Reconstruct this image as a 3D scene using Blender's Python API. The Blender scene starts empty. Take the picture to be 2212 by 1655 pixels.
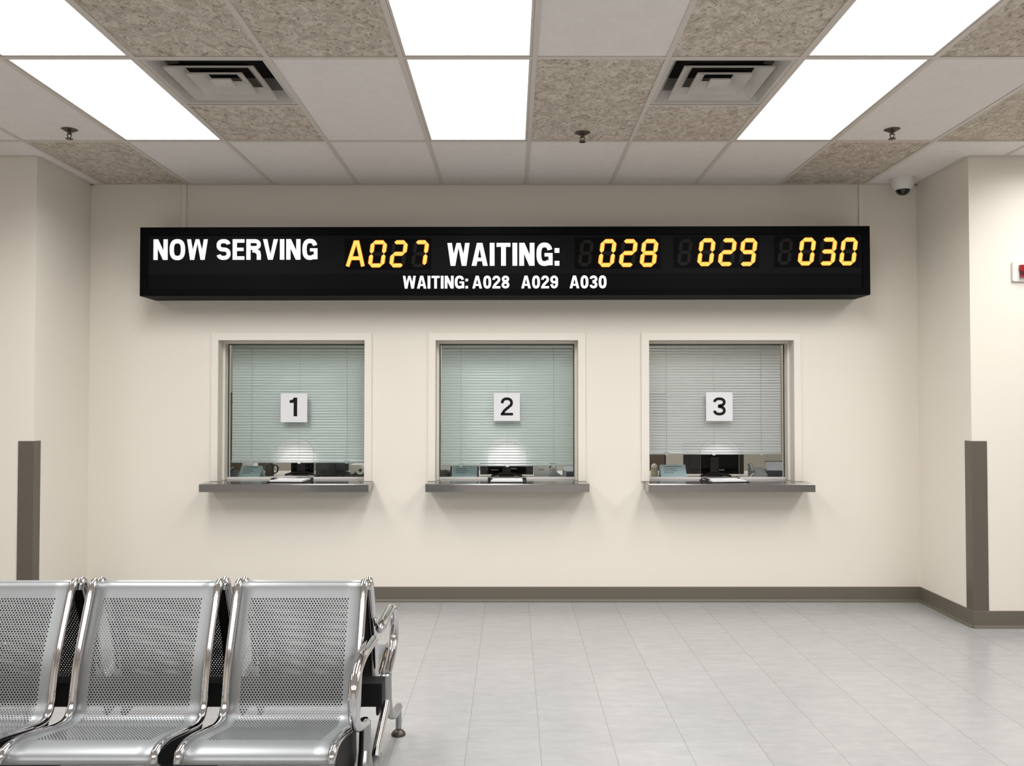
import bpy, math, random
from mathutils import Vector, Matrix

# ------------------------------------------------------------------ camera, world, exposure
sc = bpy.context.scene
COL = sc.collection
R = math.radians
FPX, CZ = 1800.0, 1.433            # focal length in pixels of the 2212-wide frame, eye height
TILT = math.atan2(40.0, FPX)
cam_d = bpy.data.cameras.new('camera')
cam_d.sensor_fit = 'HORIZONTAL'; cam_d.sensor_width = 36.0
cam_d.lens = FPX / 2212.0 * 36.0
cam_d.clip_start = 0.05
cam = bpy.data.objects.new('camera', cam_d); COL.objects.link(cam)
cam.location = (0, 0, CZ); cam.rotation_euler = (math.pi / 2 + TILT, 0, 0)
sc.camera = cam
world = bpy.data.worlds.new('world'); sc.world = world; world.use_nodes = True
world.node_tree.nodes['Background'].inputs[0].default_value = (0.5, 0.5, 0.5, 1)
world.node_tree.nodes['Background'].inputs[1].default_value = 0.0
sc.view_settings.view_transform = 'Standard'
sc.view_settings.look = 'None'
sc.view_settings.exposure = 0.0
sc.view_settings.gamma = 1.0
sc.view_settings.use_curve_mapping = False
sc.cycles.sample_clamp_indirect = 3.0
sc.cycles.sample_clamp_direct = 5.0
sc.cycles.caustics_reflective = False
sc.cycles.caustics_refractive = False
sc.cycles.transparent_max_bounces = 24
LAMP_W = 21.8                      # watts of each ceiling light panel
LAMP_SPREAD = 157                  # its beam, narrowed by the prismatic diffuser
LAMP_GLOW = 1.6                    # brightness of the diffuser itself
LAMP_RGB = (1.0, 0.99, 0.98)
OFFICE_LAMP = 11.0

def at(px, py, Y):
    """The point at distance Y seen at a pixel of the photograph."""
    a, b = (px - 1106.0) / FPX, (827.5 - py) / FPX
    dy = math.cos(TILT) - b * math.sin(TILT)
    dz = math.sin(TILT) + b * math.cos(TILT)
    k = Y / dy
    return (a * k, Y, CZ + dz * k)
def X(px, Y, py=867): return at(px, py, Y)[0]
def Z(py, Y): return at(1106, py, Y)[2]

# ------------------------------------------------------------------ materials
def new_mat(name):
    m = bpy.data.materials.new(name); m.use_nodes = True
    nt = m.node_tree
    return m, nt, nt.nodes['Principled BSDF']
def srgb(r, g, b):
    f = lambda c: (c / 255 / 12.92) if c / 255 <= 0.04045 else ((c / 255 + 0.055) / 1.055) ** 2.4
    return (f(r), f(g), f(b))
def basic(name, rgb, rough=0.5, metal=0.0, spec=0.5, noise=None, bump=None, coat=0.0):
    """Principled colour, varied a little by a procedural noise."""
    m, nt, p = new_mat(name)
    p.inputs['Roughness'].default_value = rough
    p.inputs['Metallic'].default_value = metal
    p.inputs['Specular IOR Level'].default_value = spec
    p.inputs['Coat Weight'].default_value = coat
    sc_, amt = noise or (6.0, 0.04)
    tc = nt.nodes.new('ShaderNodeTexCoord')
    n = nt.nodes.new('ShaderNodeTexNoise'); n.inputs['Scale'].default_value = sc_; n.inputs['Detail'].default_value = 3
    nt.links.new(tc.outputs['Object'], n.inputs['Vector'])
    mx = nt.nodes.new('ShaderNodeMix'); mx.data_type = 'RGBA'
    mx.inputs[6].default_value = (*[c * (1 - amt) for c in rgb], 1)
    mx.inputs[7].default_value = (*[min(1, c * (1 + amt)) for c in rgb], 1)
    nt.links.new(n.outputs['Fac'], mx.inputs[0])
    nt.links.new(mx.outputs[2], p.inputs['Base Color'])
    if bump:
        bs, bst, bd = bump
        nb = nt.nodes.new('ShaderNodeTexNoise'); nb.inputs['Scale'].default_value = bs; nb.inputs['Detail'].default_value = 4
        nt.links.new(tc.outputs['Object'], nb.inputs['Vector'])
        b = nt.nodes.new('ShaderNodeBump'); b.inputs['Strength'].default_value = bst; b.inputs['Distance'].default_value = bd
        nt.links.new(nb.outputs['Fac'], b.inputs['Height']); nt.links.new(b.outputs['Normal'], p.inputs['Normal'])
    return m
def emit(name, rgb, s):
    m = bpy.data.materials.new(name); m.use_nodes = True
    nt = m.node_tree; nt.nodes.clear()
    e = nt.nodes.new('ShaderNodeEmission'); o = nt.nodes.new('ShaderNodeOutputMaterial')
    e.inputs[0].default_value = (*rgb, 1); e.inputs[1].default_value = s
    nt.links.new(e.outputs[0], o.inputs[0])
    return m
def mth(nt, op, a, b=None, c=None):
    n = nt.nodes.new('ShaderNodeMath'); n.operation = op
    for i, v in enumerate((a, b, c)):
        if v is None: continue
        if isinstance(v, (int, float)): n.inputs[i].default_value = v
        else: nt.links.new(v, n.inputs[i])
    return n.outputs[0]

M = {}
M['wall'] = basic('cream_wall_paint', (0.80, 0.752, 0.672), 0.62, spec=0.3, noise=(1.2, 0.012), bump=(260, 0.06, 0.002))
M['casing'] = basic('cream_frame_paint', (0.81, 0.765, 0.69), 0.42, spec=0.4, noise=(3, 0.01))
M['reveal'] = basic('painted_reveal', (0.80, 0.75, 0.66), 0.5, spec=0.35, noise=(3, 0.01))
M['base'] = basic('taupe_vinyl_base', (0.135, 0.118, 0.092), 0.42, spec=0.45, noise=(4, 0.05))
M['guard'] = basic('taupe_corner_guard', (0.115, 0.098, 0.078), 0.38, spec=0.5, noise=(4, 0.05))
M['grid'] = basic('ceiling_grid_enamel', (0.66, 0.60, 0.55), 0.45, noise=(3, 0.02))
M['black'] = basic('black_plastic', (0.008, 0.008, 0.009), 0.35)
M['black_soft'] = basic('black_matte', (0.004, 0.004, 0.0045), 0.6, spec=0.25)
M['sign_case'] = basic('black_sign_case', (0.0035, 0.0035, 0.004), 0.45, spec=0.03)
M['sign_face'] = basic('dark_sign_face', (0.010, 0.010, 0.011), 0.45, spec=0.03)
M['sign_band'] = basic('dark_sign_band', (0.006, 0.006, 0.0065), 0.45, spec=0.03)
M['segment_off'] = basic('unlit_segment', (0.020, 0.019, 0.018), 0.45, spec=0.03)
M['module'] = basic('segment_module', (0.004, 0.004, 0.0042), 0.45, spec=0.03)
M['gasket'] = basic('dark_gasket', (0.02, 0.022, 0.022), 0.6)
M['paper'] = basic('white_paper', (0.82, 0.82, 0.84), 0.7, spec=0.2, noise=(9, 0.01))
M['card'] = basic('sign_card', (0.80, 0.80, 0.83), 0.6, spec=0.3, noise=(9, 0.01))
M['ink'] = basic('black_ink', (0.006, 0.006, 0.007), 0.6, spec=0.2)
M['blue_card'] = basic('pale_blue_card', (0.50, 0.66, 0.72), 0.65, spec=0.2, noise=(8, 0.02))
M['grey_ink'] = basic('grey_print', (0.20, 0.26, 0.30), 0.7, spec=0.2)
M['white_plastic'] = basic('white_plastic', (0.74, 0.72, 0.69), 0.4)
M['grey_plastic'] = basic('grey_plastic', (0.27, 0.29, 0.31), 0.4)
M['dark_grey'] = basic('charcoal_plastic', (0.03, 0.032, 0.036), 0.45)
M['navy'] = basic('navy_plastic', (0.02, 0.024, 0.045), 0.4)
M['worktop'] = basic('white_laminate', (0.72, 0.70, 0.66), 0.35, noise=(5, 0.02))
M['tackboard'] = basic('brown_partition_cloth', (0.20, 0.145, 0.105), 0.9, spec=0.1, noise=(60, 0.08))
M['office_wall'] = basic('office_wall_paint', (0.62, 0.58, 0.50), 0.7, spec=0.2)
M['office_carpet'] = basic('office_carpet', (0.14, 0.14, 0.15), 0.95, spec=0.1, noise=(80, 0.2))
M['red'] = basic('red_plastic', (0.36, 0.012, 0.022), 0.3)
M['dark_red'] = basic('dark_red_recess', (0.08, 0.004, 0.008), 0.35)
M['brown_mug'] = basic('dark_brown_glaze', (0.03, 0.022, 0.018), 0.25)
M['brass'] = basic('dark_bronze', (0.10, 0.085, 0.07), 0.4, metal=0.8)
M['smoked'] = basic('smoked_dome', (0.004, 0.004, 0.005), 0.06, spec=0.6)
M['chrome'] = basic('polished_chrome', (0.66, 0.65, 0.665), 0.07, metal=1.0, noise=(4, 0.01))
M['cast'] = basic('cast_aluminium', (0.40, 0.41, 0.42), 0.28, metal=1.0, noise=(8, 0.05))
M['clip'] = basic('clear_clip', (0.78, 0.82, 0.82), 0.25)
M['rim'] = basic('polished_glass_edge', (0.55, 0.64, 0.62), 0.15)
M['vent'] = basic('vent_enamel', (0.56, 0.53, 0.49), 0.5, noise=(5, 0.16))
M['duct_and_shade'] = basic('dark_duct_and_shade', (0.02, 0.019, 0.017), 0.9, spec=0.1)  # also the painted shade on the louvre backs
M['gold'] = basic('gold_ribbon', (0.5, 0.36, 0.13), 0.4, metal=0.6)
M['jar'] = basic('jar_contents', (0.34, 0.29, 0.2), 0.5, noise=(50, 0.5))
M['screen'] = basic('pale_screen', (0.62, 0.66, 0.78), 0.2)
M['lamp'] = emit('light_panel_glow', LAMP_RGB, LAMP_GLOW)
M['office_lamp'] = emit('office_panel_glow', (1.0, 0.98, 0.94), OFFICE_LAMP)
M['letters'] = emit('white_led', (0.93, 0.93, 1.0), 1.3)
M['amber'] = emit('amber_led', (1.0, 0.56, 0.115), 1.5)
M['amber_halo'] = emit('amber_led_halo', (1.0, 0.24, 0.015), 0.9)  # wider orange layer imitating the glow round each lit segment

def brushed(name, rgb, rough, axis_scale):
    m, nt, p = new_mat(name)
    p.inputs['Metallic'].default_value = 1.0
    tc = nt.nodes.new('ShaderNodeTexCoord'); mp = nt.nodes.new('ShaderNodeMapping')
    mp.inputs['Scale'].default_value = axis_scale
    n = nt.nodes.new('ShaderNodeTexNoise'); n.inputs['Scale'].default_value = 1; n.inputs['Detail'].default_value = 4
    nt.links.new(tc.outputs['Object'], mp.inputs[0]); nt.links.new(mp.outputs[0], n.inputs['Vector'])
    r = nt.nodes.new('ShaderNodeMapRange'); r.inputs[3].default_value = rough * 0.93; r.inputs[4].default_value = rough * 1.07
    nt.links.new(n.outputs['Fac'], r.inputs[0]); nt.links.new(r.outputs[0], p.inputs['Roughness'])
    p.inputs['Base Color'].default_value = (*rgb, 1)
    return m
M['steel'] = brushed('brushed_steel', (0.36, 0.35, 0.345), 0.17, (3, 400, 400))

def slat_mat(name, rgb, through):
    m = basic(name, rgb, 0.30, spec=0.6, noise=(2, 0.01), coat=0.4)
    nt = m.node_tree; p = nt.nodes['Principled BSDF']; o = nt.nodes['Material Output']
    t = nt.nodes.new('ShaderNodeBsdfTranslucent'); t.inputs[0].default_value = (*rgb, 1)
    mx = nt.nodes.new('ShaderNodeMixShader'); mx.inputs[0].default_value = through
    nt.links.new(p.outputs[0], mx.inputs[1]); nt.links.new(t.outputs[0], mx.inputs[2]); nt.links.new(mx.outputs[0], o.inputs[0])
    return m
M['slat'] = slat_mat('pale_blind_slats', (0.80, 0.83, 0.82), 0.04)
M['slat_lit'] = slat_mat('lit_blind_slats', (0.90, 0.92, 0.93), 0.14)  # lighter copy for the blind that catches more light, brightness put into colour
M['cord'] = basic('blind_cord', (0.40, 0.43, 0.43), 0.8, spec=0.1)

def glass_mat(name, tint, refl=1.0):
    m = bpy.data.materials.new(name); m.use_nodes = True
    nt = m.node_tree; nt.nodes.clear()
    tr = nt.nodes.new('ShaderNodeBsdfTransparent'); tr.inputs[0].default_value = (*tint, 1)
    gl = nt.nodes.new('ShaderNodeBsdfGlossy'); gl.inputs['Roughness'].default_value = 0.02
    fr = nt.nodes.new('ShaderNodeFresnel'); fr.inputs[0].default_value = 1.45
    mx = nt.nodes.new('ShaderNodeMixShader'); o = nt.nodes.new('ShaderNodeOutputMaterial')
    nt.links.new(mth(nt, 'MULTIPLY', fr.outputs[0], refl), mx.inputs[0]); nt.links.new(tr.outputs[0], mx.inputs[1])
    nt.links.new(gl.outputs[0], mx.inputs[2]); nt.links.new(mx.outputs[0], o.inputs[0])
    return m
M['glass'] = glass_mat('green_tinted_glass', (0.952, 0.984, 0.976), 0.7)
M['clear_glass'] = glass_mat('clear_glass', (0.985, 0.994, 0.992), 0.7)

def floor_mat():
    m, nt, p = new_mat('vinyl_floor_tiles')
    tc = nt.nodes.new('ShaderNodeTexCoord'); sep = nt.nodes.new('ShaderNodeSeparateXYZ')
    nt.links.new(tc.outputs['Object'], sep.inputs[0])
    T = 0.305
    u = mth(nt, 'DIVIDE', mth(nt, 'SUBTRACT', sep.outputs[0], 0.117), T)
    v = mth(nt, 'DIVIDE', mth(nt, 'SUBTRACT', sep.outputs[1], 3.84), T)
    def seam(c, wdt):
        f = mth(nt, 'FRACT', c)
        d = mth(nt, 'MINIMUM', f, mth(nt, 'SUBTRACT', 1.0, f))
        return mth(nt, 'LESS_THAN', d, wdt / T / 2)
    su, sv = seam(u, 0.0028), seam(v, 0.0016)
    cmb = nt.nodes.new('ShaderNodeCombineXYZ')
    nt.links.new(mth(nt, 'FLOOR', u), cmb.inputs[0]); nt.links.new(mth(nt, 'FLOOR', v), cmb.inputs[1])
    wn = nt.nodes.new('ShaderNodeTexWhiteNoise'); wn.noise_dimensions = '3D'; nt.links.new(cmb.outputs[0], wn.inputs['Vector'])
    # marbling: streaky noise, shifted from tile to tile
    ad = nt.nodes.new('ShaderNodeVectorMath'); ad.operation = 'MULTIPLY_ADD'
    nt.links.new(wn.outputs['Color'], ad.inputs[0]); ad.inputs[1].default_value = (7, 7, 7); nt.links.new(tc.outputs['Object'], ad.inputs[2])
    mp = nt.nodes.new('ShaderNodeMapping'); mp.inputs['Scale'].default_value = (9, 22, 9); nt.links.new(ad.outputs[0], mp.inputs[0])
    n1 = nt.nodes.new('ShaderNodeTexNoise'); n1.inputs['Scale'].default_value = 1.0; n1.inputs['Detail'].default_value = 6; n1.inputs['Roughness'].default_value = 0.65
    nt.links.new(mp.outputs[0], n1.inputs['Vector'])
    rp = nt.nodes.new('ShaderNodeValToRGB')
    e = rp.color_ramp.elements
    e[0].position = 0.2; e[0].color = (0.312, 0.316, 0.319, 1); e[1].position = 0.8; e[1].color = (0.398, 0.391, 0.386, 1)
    nt.links.new(n1.outputs['Fac'], rp.inputs[0])
    val = nt.nodes.new('ShaderNodeHueSaturation')
    nt.links.new(mth(nt, 'MULTIPLY_ADD', wn.outputs['Value'], 0.06, 0.97), val.inputs['Value'])
    nt.links.new(rp.outputs[0], val.inputs['Color'])
    mB = nt.nodes.new('ShaderNodeMix'); mB.data_type = 'RGBA'
    nt.links.new(mth(nt, 'MAXIMUM', mth(nt, 'MULTIPLY', su, 0.75), mth(nt, 'MULTIPLY', sv, 0.22)), mB.inputs[0])
    nt.links.new(val.outputs[0], mB.inputs[6]); mB.inputs[7].default_value = (0.20, 0.19, 0.175, 1)
    nt.links.new(mB.outputs[2], p.inputs['Base Color'])
    p.inputs['Roughness'].default_value = 0.26; p.inputs['Specular IOR Level'].default_value = 0.42
    return m
M['floor'] = floor_mat()

def tile_mat(name, lo, hi, pit, scale, dark, thr):
    """Mineral-fibre ceiling tile: mottled face with worm-like fissures that stay where they are."""
    m, nt, p = new_mat(name)
    tc = nt.nodes.new('ShaderNodeTexCoord')
    mp = nt.nodes.new('ShaderNodeMapping'); mp.inputs['Scale'].default_value = (1, 0.8, 1); nt.links.new(tc.outputs['Object'], mp.inputs[0])
    n1 = nt.nodes.new('ShaderNodeTexNoise'); n1.inputs['Scale'].default_value = scale; n1.inputs['Detail'].default_value = 7; n1.inputs['Roughness'].default_value = 0.7
    n1.inputs['Distortion'].default_value = 1.4
    nt.links.new(mp.outputs[0], n1.inputs['Vector'])
    rp = nt.nodes.new('ShaderNodeValToRGB'); e = rp.color_ramp.elements
    e[0].position = 0.34; e[0].color = (*lo, 1); e[1].position = 0.62; e[1].color = (*hi, 1)
    nt.links.new(n1.outputs['Fac'], rp.inputs[0])
    n2 = nt.nodes.new('ShaderNodeTexNoise'); n2.inputs['Scale'].default_value = scale * 2.1; n2.inputs['Detail'].default_value = 4; n2.inputs['Distortion'].default_value = 2.2
    nt.links.new(mp.outputs[0], n2.inputs['Vector'])
    mk = mth(nt, 'MULTIPLY', mth(nt, 'GREATER_THAN', n2.outputs['Fac'], thr), pit)
    mx = nt.nodes.new('ShaderNodeMix'); mx.data_type = 'RGBA'
    nt.links.new(mk, mx.inputs[0]); nt.links.new(rp.outputs[0], mx.inputs[6]); mx.inputs[7].default_value = (*dark, 1)
    nt.links.new(mx.outputs[2], p.inputs['Base Color'])
    p.inputs['Roughness'].default_value = 0.9; p.inputs['Specular IOR Level'].default_value = 0.1
    b = nt.nodes.new('ShaderNodeBump'); b.inputs['Strength'].default_value = 0.25; b.inputs['Distance'].default_value = 0.003; b.invert = True
    nt.links.new(mk, b.inputs['Height']); nt.links.new(b.outputs['Normal'], p.inputs['Normal'])
    return m
M['tile_plain'] = tile_mat('plain_ceiling_tile', (0.80, 0.755, 0.722), (0.84, 0.795, 0.762), 0.25, 14, (0.5, 0.46, 0.41), 0.74)
M['tile_tan'] = tile_mat('fissured_tan_tile', (0.42, 0.355, 0.285), (0.72, 0.65, 0.565), 0.6, 17, (0.20, 0.155, 0.115), 0.60)

def shell_mat(name, L0, L1, W, margin):
    """Silver sheet metal, punched with staggered round holes inside a rectangle of its UV (metres)."""
    m, nt, p = new_mat(name)
    p.inputs['Metallic'].default_value = 0.78; p.inputs['Roughness'].default_value = 0.42
    p.inputs['Base Color'].default_value = (0.345, 0.362, 0.37, 1)
    tc = nt.nodes.new('ShaderNodeTexCoord'); sep = nt.nodes.new('ShaderNodeSeparateXYZ'); nt.links.new(tc.outputs['UV'], sep.inputs[0])
    pu, pv, r = 0.0104, 0.0080, 0.0029
    u, v = sep.outputs[0], sep.outputs[1]
    row = mth(nt, 'FLOOR', mth(nt, 'DIVIDE', v, pv))
    odd = mth(nt, 'MULTIPLY', mth(nt, 'MODULO', row, 2.0), 0.5)
    fx = mth(nt, 'MULTIPLY', mth(nt, 'SUBTRACT', mth(nt, 'FRACT', mth(nt, 'ADD', mth(nt, 'DIVIDE', u, pu), odd)), 0.5), pu)
    fy = mth(nt, 'MULTIPLY', mth(nt, 'SUBTRACT', mth(nt, 'FRACT', mth(nt, 'DIVIDE', v, pv)), 0.5), pv)
    d = mth(nt, 'SQRT', mth(nt, 'ADD', mth(nt, 'MULTIPLY', fx, fx), mth(nt, 'MULTIPLY', fy, fy)))
    hole = mth(nt, 'LESS_THAN', d, r)
    for c, a_, b_ in ((u, margin, W - margin), (v, L0, L1)):
        hole = mth(nt, 'MULTIPLY', hole, mth(nt, 'MULTIPLY', mth(nt, 'GREATER_THAN', c, a_), mth(nt, 'LESS_THAN', c, b_)))
    nt.links.new(mth(nt, 'SUBTRACT', 1.0, hole), p.inputs['Alpha'])
    return m

# ------------------------------------------------------------------ mesh helpers
class MB:
    def __init__(s): s.v, s.f, s.m = [], [], []
    def add(s, verts, faces, mi=0):
        k = len(s.v); s.v += [tuple(p) for p in verts]
        s.f += [tuple(i + k for i in f) for f in faces]; s.m += [mi] * len(faces)
        return s
    def box(s, x0, x1, y0, y1, z0, z1, mi=0):
        v = [(x0, y0, z0), (x1, y0, z0), (x1, y1, z0), (x0, y1, z0), (x0, y0, z1), (x1, y0, z1), (x1, y1, z1), (x0, y1, z1)]
        return s.add(v, [(0, 3, 2, 1), (4, 5, 6, 7), (0, 1, 5, 4), (1, 2, 6, 5), (2, 3, 7, 6), (3, 0, 4, 7)], mi)
    def prism(s, poly, axis, a, b, mi=0, side_mi=None):
        """Polygon (2-D) pushed along an axis: 'y' takes (x,z), 'x' takes (y,z), 'z' takes (x,y)."""
        def P(p, t): return {'x': (t, p[0], p[1]), 'y': (p[0], t, p[1]), 'z': (p[0], p[1], t)}[axis]
        n = len(poly)
        ar = sum(poly[i][0] * poly[(i + 1) % n][1] - poly[(i + 1) % n][0] * poly[i][1] for i in range(n))
        if (ar > 0) != (axis != 'y'): poly = poly[::-1]
        if a > b: a, b = b, a
        v = [P(p, a) for p in poly] + [P(p, b) for p in poly]
        s.add(v, [tuple(range(n))[::-1], tuple(range(n, 2 * n))], mi)
        k = len(s.v) - 2 * n
        for i in range(n):
            j = (i + 1) % n
            s.f.append((k + i, k + j, k + n + j, k + n + i)); s.m.append(mi if side_mi is None else side_mi)
        return s
    def tube(s, pts, rad, seg=12, mi=0, flat=None, cap=True):
        """Round (or flat=(rx, ry) elliptic) tube along points; rad may be a list."""
        pts = [Vector(p) for p in pts]; n = len(pts)
        rads = rad if isinstance(rad, (list, tuple)) else [rad] * n
        prev = None; rings = []
        for i, p in enumerate(pts):
            t = (pts[min(i + 1, n - 1)] - pts[max(i - 1, 0)]).normalized()
            if prev is None:
                ref = Vector((1, 0, 0)) if abs(t.x) < 0.9 else Vector((0, 0, 1))
            else: ref = prev
            a = (ref - t * ref.dot(t)).normalized(); b = t.cross(a).normalized(); prev = a
            fx, fy = flat or (1, 1)
            rings.append([p + a * (math.cos(q) * rads[i] * fx) + b * (math.sin(q) * rads[i] * fy) for q in [2 * math.pi * k / seg for k in range(seg)]])
        v = [q for r_ in rings for q in r_]; f = []
        for i in range(n - 1):
            for k in range(seg):
                f.append((i * seg + k, i * seg + (k + 1) % seg, (i + 1) * seg + (k + 1) % seg, (i + 1) * seg + k))
        if cap:
            f.append(tuple(range(seg))[::-1]); f.append(tuple((n - 1) * seg + k for k in range(seg)))
        return s.add(v, f, mi)
    def lathe(s, prof, c=(0, 0, 0), seg=24, mi=0):
        """Profile of (radius, z) spun round a vertical axis."""
        v, f = [], []; n = len(prof)
        for r_, z in prof:
            for k in range(seg):
                q = 2 * math.pi * k / seg
                v.append((c[0] + r_ * math.cos(q), c[1] + r_ * math.sin(q), c[2] + z))
        for i in range(n - 1):
            for k in range(seg):
                f.append((i * seg + k, i * seg + (k + 1) % seg, (i + 1) * seg + (k + 1) % seg, (i + 1) * seg + k))
        if prof[0][0] > 1e-6: f.append(tuple(range(seg))[::-1])
        if prof[-1][0] > 1e-6: f.append(tuple((n - 1) * seg + k for k in range(seg)))
        return s.add(v, f, mi)
    def build(s, name, mats, parent=None, smooth=False, bevel=0.0, loc=None):
        me = bpy.data.meshes.new(name); me.from_pydata(s.v, [], s.f); me.validate()
        for m in (mats if isinstance(mats, (list, tuple)) else [mats]): me.materials.append(m)
        for p, mi in zip(me.polygons, s.m): p.material_index = mi
        if smooth:
            me.polygons.foreach_set('use_smooth', [True] * len(me.polygons))
            try: me.set_sharp_from_angle(angle=R(45))
            except Exception: pass
        me.update()
        o = bpy.data.objects.new(name, me); COL.objects.link(o)
        if parent: o.parent = parent
        if loc: o.location = loc
        if bevel:
            b = o.modifiers.new('edge', 'BEVEL'); b.width = bevel; b.segments = 2; b.limit_method = 'ANGLE'; b.angle_limit = R(40)
        return o

def thing(name, label, cat, loc=(0, 0, 0), rz=0.0, group=None):
    o = bpy.data.objects.new(name, None); COL.objects.link(o)
    o.empty_display_size = 0.1; o.location = loc; o.rotation_euler = (0, 0, rz)
    o['label'] = label; o['category'] = cat
    if group: o['group'] = group
    return o
def tag(o, label, cat, group=None):
    o['label'] = label; o['category'] = cat
    if group: o['group'] = group
    return o
def struct(name, mb, mats, **k):
    o = mb.build(name, mats, **k)
    if not o.parent: o['kind'] = 'structure'
    return o
def copy_tree(o, parent=None):
    c = o.copy(); COL.objects.link(c)
    if parent is not None: c.parent = parent
    for ch in list(o.children): copy_tree(ch, c)
    return c
def spline(pts, n):
    """Catmull-Rom through the points, resampled to n points of equal arc length."""
    P = [Vector(p) for p in pts]; P = [P[0] * 2 - P[1]] + P + [P[-1] * 2 - P[-2]]
    d = []
    for i in range(1, len(P) - 2):
        for k in range(24):
            t = k / 24
            a, b, c, e = P[i - 1], P[i], P[i + 1], P[i + 2]
            d.append(0.5 * ((2 * b) + (c - a) * t + (2 * a - 5 * b + 4 * c - e) * t * t + (3 * b - a - 3 * c + e) * t ** 3))
    d.append(P[-2])
    L = [0]
    for i in range(1, len(d)): L.append(L[-1] + (d[i] - d[i - 1]).length)
    out, j = [], 0
    for k in range(n):
        s_ = L[-1] * k / (n - 1)
        while j < len(L) - 2 and L[j + 1] < s_: j += 1
        w = (s_ - L[j]) / max(1e-9, L[j + 1] - L[j])
        out.append(d[j].lerp(d[j + 1], min(1, w)))
    return out, L[-1]

# ------------------------------------------------------------------ lettering (bold condensed strokes)
def ribbon(mb, pts, w, to3, closed=False, mi=0):
    P = [Vector((p[0], p[1])) for p in pts]; n = len(P)
    A, B = [], []
    for i in range(n):
        if closed: a, c = P[(i - 1) % n], P[(i + 1) % n]
        else: a, c = P[max(i - 1, 0)], P[min(i + 1, n - 1)]
        d1 = (P[i] - a).normalized() if (P[i] - a).length > 1e-9 else (c - P[i]).normalized()
        d2 = (c - P[i]).normalized() if (c - P[i]).length > 1e-9 else d1
        n1, n2 = Vector((-d1.y, d1.x)), Vector((-d2.y, d2.x))
        t = n1 + n2
        t = t.normalized() if t.length > 1e-6 else n1
        k = min(1 / max(0.35, t.dot(n1)), 2.2)
        A.append(P[i] + t * (w / 2 * k)); B.append(P[i] - t * (w / 2 * k))
    v = [to3(p) for p in A] + [to3(p) for p in B]
    m = n if closed else n - 1
    mb.add(v, [(i, n + i, n + (i + 1) % n, (i + 1) % n) for i in range(m)], mi)
def arc(cx, cy, rx, ry, a0, a1, n=18, e=2.5):
    out = []
    for k in range(n + 1):
        q = R(a0 + (a1 - a0) * k / n); c, s_ = math.cos(q), math.sin(q)
        out.append((cx + rx * math.copysign(abs(c) ** (2 / e), c), cy + ry * math.copysign(abs(s_) ** (2 / e), s_)))
    return out
ADV = {'N': .70, 'O': .76, 'W': 1.02, 'S': .70, 'E': .58, 'R': .72, 'V': .74, 'I': .22, 'G': .74, 'T': .64, 'A': .74, ':': .22, ' ': .24,
       '0': .60, '1': .46, '2': .60, '3': .60, '8': .60, '9': .60}
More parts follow.
